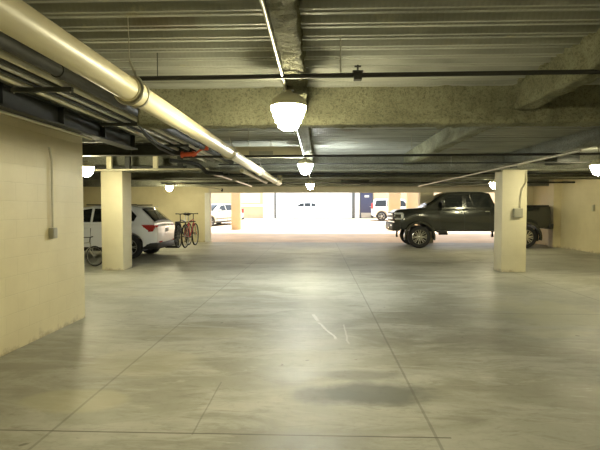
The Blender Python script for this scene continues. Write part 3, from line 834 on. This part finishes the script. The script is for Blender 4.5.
# white SUV
SU = dict(L=4.7, hw=.93, wx=(.95, 3.86), wr=.36, arch=.42, ww=.25, poke=-.01, rim='alloy', spokes=5,
    bot=[(0, .32), (.3, .26), (3.9, .26), (4.3, .30), (4.7, .40)],
    top=[(0, .72), (.08, .86), (.5, .95), (1.35, 1.03), (3.0, 1.08), (4.45, 1.12), (4.62, 1.05), (4.70, .98)], round=.55,
    cab=dict(base=1.06, wr=.66, roof=[(1.25, 1.05), (1.7, 1.32), (2.15, 1.54), (2.6, 1.61), (3.3, 1.62), (3.95, 1.58), (4.10, 1.54), (4.38, 1.30), (4.62, 1.07)],
        side=[[(1.72, 1.12), (2.2, 1.47), (2.62, 1.53), (2.62, 1.12)], [(2.70, 1.12), (2.70, 1.53), (3.42, 1.53), (3.42, 1.13)],
              [(3.50, 1.13), (3.50, 1.53), (3.85, 1.49), (4.05, 1.30), (3.98, 1.15)]],
        front=(1.35, 2.10), rear=(4.14, 4.58)),
    tail=[(4.48, 4.685, .58, .80, .84, 1.03)], tailpoly=[(4.14, .98), (4.24, 1.04), (4.60, 1.04), (4.64, .96), (4.58, .84), (4.36, .82), (4.20, .88)],
    head=[(.02, .4, .62, .86, .68, .80)],
    mirror=(1.75, 1.08, .16), handles=[(2.42, .93), (3.36, .95)], seams=[1.55, 2.66, 3.5],
    extra=[('rear_bumper', 'plastic', (4.0, -.90, .30), (4.74, .90, .50), .06),
           ('front_bumper', 'plastic', (-.03, -.78, .26), (.3, .78, .42), .05),
           ('grille', 'plastic', (-.02, -.35, .58), (.1, .35, .76), .02),
           ('sill_trim', 'plastic', (1.4, -.94, .25), (3.4, .94, .36), .02),
           ('roof_spoiler', 'white_paint', (4.0, -.58, 1.575), (4.24, .58, 1.60), .012),
           ('roof_rail', 'plastic', (2.4, -.66, 1.63), (4.0, -.62, 1.665), .01),
           ('roof_rail', 'plastic', (2.4, .62, 1.63), (4.0, .66, 1.665), .01),
           ('licence_plate', 'plate', (4.69, -.16, .80), (4.712, .16, .92), .0),
           ('hatch_handle', 'chrome', (4.685, -.22, .95), (4.71, .22, .97), .0),
           ('reflector', 'taillamp', (4.72, -.72, .50), (4.75, -.52, .54), .0),
           ('reflector', 'taillamp', (4.72, .52, .50), (4.75, .72, .54), .0)])
SUVR = R(-1.5)
c_, s_n = math.cos(SUVR), math.sin(SUVR)
# rear near corner (local 4.6,-.9) should stand at about (-5.0, 14.3)
rx, ry = -4.97, 14.3
SX = rx - (4.6*c_ - (-.9)*s_n); SY = ry - (4.6*s_n + (-.9)*c_)
vehicle('white_suv', 'white SUV parked behind the left pillar with a bike rack at its rear', 'car', (SX, SY, 0), SUVR, SU, 'white_paint')

import copy as cp
def variant(base, **k):
    s = cp.deepcopy(base); s.update(k); return s
FS = variant(SU); FS.pop('tailpoly'); FS['extra'] = [e for e in FS['extra'] if e[0] not in ('licence_plate', 'hatch_handle', 'roof_spoiler', 'reflector')]
# champagne wagon seen at an angle
yy = 32.4
CW = variant(FS)
CW['extra'] = CW['extra'] + [('side_moulding', 'plastic', (1.4, -.955, .52), (3.4, .955, .57), .005)]
CW['tail'] = [(4.45, 4.69, .60, .91, .84, 1.2)]
o = vehicle('champagne_car', 'champagne coloured car standing behind the tan pillar in the sunlit yard', 'car', (-8.42, 31.5, ramp_z(31.5) - .02), R(65), CW, 'silver_paint')
o.rotation_euler.y = -.026
o.scale = (1.06, 1, .94)
# far white SUV, faces right
TH = variant(FS, hw=.98); TH['cab'] = dict(base=1.12, wr=.84, roof=[(1.25, 1.11), (1.7, 1.45), (2.05, 1.74), (2.5, 1.82), (3.6, 1.83), (4.3, 1.80), (4.5, 1.72), (4.66, 1.12)],
    side=[[(1.72, 1.18), (2.12, 1.64), (2.62, 1.70), (2.62, 1.18)], [(2.70, 1.18), (2.70, 1.70), (3.42, 1.70), (3.42, 1.18)], [(3.50, 1.18), (3.50, 1.70), (4.30, 1.68), (4.42, 1.18)]], front=(1.3, 2.0), rear=(4.50, 4.63))
TH['tail'] = [(4.55, 4.70, .80, .96, 1.0, 1.45)]; TH['top'] = [(0, .80), (.08, .98), (.5, 1.06), (1.35, 1.12), (4.66, 1.16), (4.70, 1.10)]
TH['wr'] = .40; TH['arch'] = .47
TH['extra'] = [(a, b_, c1, d1, e) if a != 'roof_rail' else (a, b_, (c1[0], c1[1], 1.83), (d1[0], d1[1], 1.87), e) for a, b_, c1, d1, e in TH['extra']]
o = vehicle('white_suv', 'white boxy SUV parked in the bright yard beside the navy door', 'car', (9.1, 39.6, ramp_z(39.0)), R(173), TH, 'white_paint')
o.scale = (1, 1, 1)

# street beyond
vehicle('white_sedan', 'pale car passing in the glaring street beyond the gate', 'car', (-4.3, 58.0, ZC), R(0), variant(FS), 'white_paint')
struct(MB().box((-30, 52, ZC), (30, 52.3, ZC+.95)).build('wall_street_parapet', M['white_wall']))
bl = thing('street_building', 'glaring white building across the street beyond the gate', 'building', (0, 80, ZC))
MB().box((-40, 0, 0), (40, 8, 12)).build('facade', M['white_wall'], bl)
for x0 in (-6.2, 4.4):
    MB().add([(x0, 0, 4.4), (x0+3.6, 0, 4.4), (x0+3.6, -1.2, 3.6), (x0, -1.2, 3.6), (x0, 0, 4.3), (x0+3.6, 0, 4.3), (x0+3.6, -1.2, 3.5), (x0, -1.2, 3.5)],
             [(0,1,2,3),(7,6,5,4),(0,4,5,1),(1,5,6,2),(2,6,7,3),(3,7,4,0)]).build('awning', M['awning'], bl)

# ------------------------------------------------------------------ bikes
def bicycle(label, loc, rz, tilt, wr, m, name='bicycle', group=None, w=1.0):
    t = thing(name, label, 'bicycle', loc, rz, group)
    t.rotation_euler = (tilt, 0, rz)
    wb = wr * 3.0; k = wr/.34
    def wheel(x):
        n_ = 32
        pts = [(x + wr*.95*math.cos(2*PI*i/n_), 0, wr + wr*.95*math.sin(2*PI*i/n_)) for i in range(n_+1)]
        ty = MB().tube(pts, wr*.065, 8, cap=False).build('wheel', M['tyre'], t)
        pts = [(x + wr*.88*math.cos(2*PI*i/n_), 0, wr + wr*.88*math.sin(2*PI*i/n_)) for i in range(n_+1)]
        rb = MB().tube(pts, wr*.028, 6, cap=False)
        for i in range(18):
            a = 2*PI*i/18; rb.tube([(x, .015 if i % 2 else -.015, wr), (x + wr*.88*math.cos(a), 0, wr+wr*.88*math.sin(a))], .0022, 4)
        rb.tube([(x, -.04, wr), (x, .04, wr)], .02, 10)
        rb.build('rim', M['alloy'], ty)
    wheel(0); wheel(wb)
    bb_ = (wb*.56, 0, wr*.85); st = (wb*.66, 0, 2.15*wr); hd = (wb*.20, 0, 2.35*wr); hl = (wb*.15, 0, 2.0*wr)
    f = MB()
    for a, c in ((hd, st), (hl, bb_), (bb_, st), (hd, hl)): f.tube([a, c], .017*k, 8)
    for s_ in (-.045, .045):
        f.tube([bb_, (wb, s_, wr)], .009*k, 6).tube([st, (wb, s_, wr)], .008*k, 6)
    f.build('frame', M[m], t)
    fk = MB()
    for s_ in (-.045, .045): fk.tube([(hl[0], s_*.8, hl[2]), (hl[0]-.01, s_, 1.6*wr), (0, s_, wr)], .010*k, 6)
    fk.build('fork', M[m], t)
    hb = MB().tube([hd, (hd[0]-.02, 0, 2.85*wr)], .013*k, 8)
    hb.tube([(hd[0]+.06, -.23*k*w, 2.87*wr), (hd[0]-.02, -.15*k*w, 2.87*wr), (hd[0]-.04, 0, 2.85*wr), (hd[0]-.02, .15*k*w, 2.87*wr), (hd[0]+.06, .23*k*w, 2.87*wr)], .013*k, 8)
    hb.tube([(hd[0]+.08, -.25*k*w, 2.87*wr), (hd[0]+.03, -.21*k*w, 2.87*wr)], .02*k, 8).tube([(hd[0]+.08, .25*k*w, 2.87*wr), (hd[0]+.03, .21*k*w, 2.87*wr)], .02*k, 8)
    hb.build('handlebar', M['plastic'], t)
    sd = MB().tube([st, (st[0]+.03, 0, 2.78*wr)], .013*k, 8)
    sd.build('seat_post', M['alloy'], t)
    MB().lathe([(.002, -.02), (.06, -.015), (.07, .01), (.05, .03), (.002, .035)], 14, T(st[0]+.06, 0, 2.82*wr) @ Matrix.Diagonal((1.8, 1.2, 1.3, 1))).tube([(st[0]-.1, 0, 2.83*wr), (st[0]+.05, 0, 2.83*wr)], [.018, .05], 10).build('saddle', M['plastic'], t)
    ck = MB().tube([(bb_[0], -.07, bb_[2]), (bb_[0], .07, bb_[2])], .02, 8).lathe([(.09*k, -.004), (.09*k, .004)], 20, T(bb_[0], -.05, bb_[2]) @ Matrix.Rotation(R(90), 4, 'X'))
    ck.tube([(bb_[0], -.07, bb_[2]), (bb_[0]+.12, -.07, bb_[2]-.12)], .009, 6).tube([(bb_[0], .07, bb_[2]), (bb_[0]-.12, .07, bb_[2]+.12)], .009, 6)
    ck.box((bb_[0]+.08, -.14, bb_[2]-.135), (bb_[0]+.16, -.07, bb_[2]-.11)).box((bb_[0]-.16, .07, bb_[2]+.11), (bb_[0]-.08, .14, bb_[2]+.135))
    ck.build('crankset', M['plastic'], t)
    return t
bicycle('small pale bicycle with black tyres parked between the left wall and the left pillar', (-5.92, 12.5, 0.001), R(168), 0, .27, 'grey_bike')
# hitch rack and two carried bikes
dirx, diry = c_, s_n
HX, HY = SX + 4.6*c_, SY + 4.6*s_n           # centre of the SUV tail
rk = thing('bike_rack', 'black hitch rack sticking out behind the white SUV carrying two bicycles', 'bike rack', (HX, HY, 0), SUVR)
MB().box((.06, -.035, .27), (.50, .035, .34), bev=.008).build('hitch_bar', M['plastic'], rk)
MB().box((.42, -.04, .30), (.50, .04, 1.12), bev=.01).box((.42, -.16, 1.06), (.50, .16, 1.12), bev=.01).build('mast', M['plastic'], rk)
for yy in (-.14, .14):
    MB().tube([(.47, yy, 1.08), (1.0, yy, 1.12)], .016, 8).build('carry_arm', M['plastic'], rk)
for yy in (-.2, .2):
    MB().box((.44, yy-.02, .55), (.48, yy+.02, 1.06)).build('strap', M['plastic'], rk)
def rack_bike(xx, label, m, wr, flip):
    lx, ly = xx, (.52 if flip else -.50)
    px = HX + lx*c_ - ly*s_n; py = HY + lx*s_n + ly*c_
    return bicycle(label, (px, py, .32), SUVR + (R(-90) if flip else R(90)), 0, wr, m, w=.62)
rack_bike(.64, 'black bicycle on the rack closest to the white SUV tailgate', 'black_bike', .365, False)
rack_bike(.88, 'red bicycle on the outer tray of the bike rack', 'red_bike', .365, True)
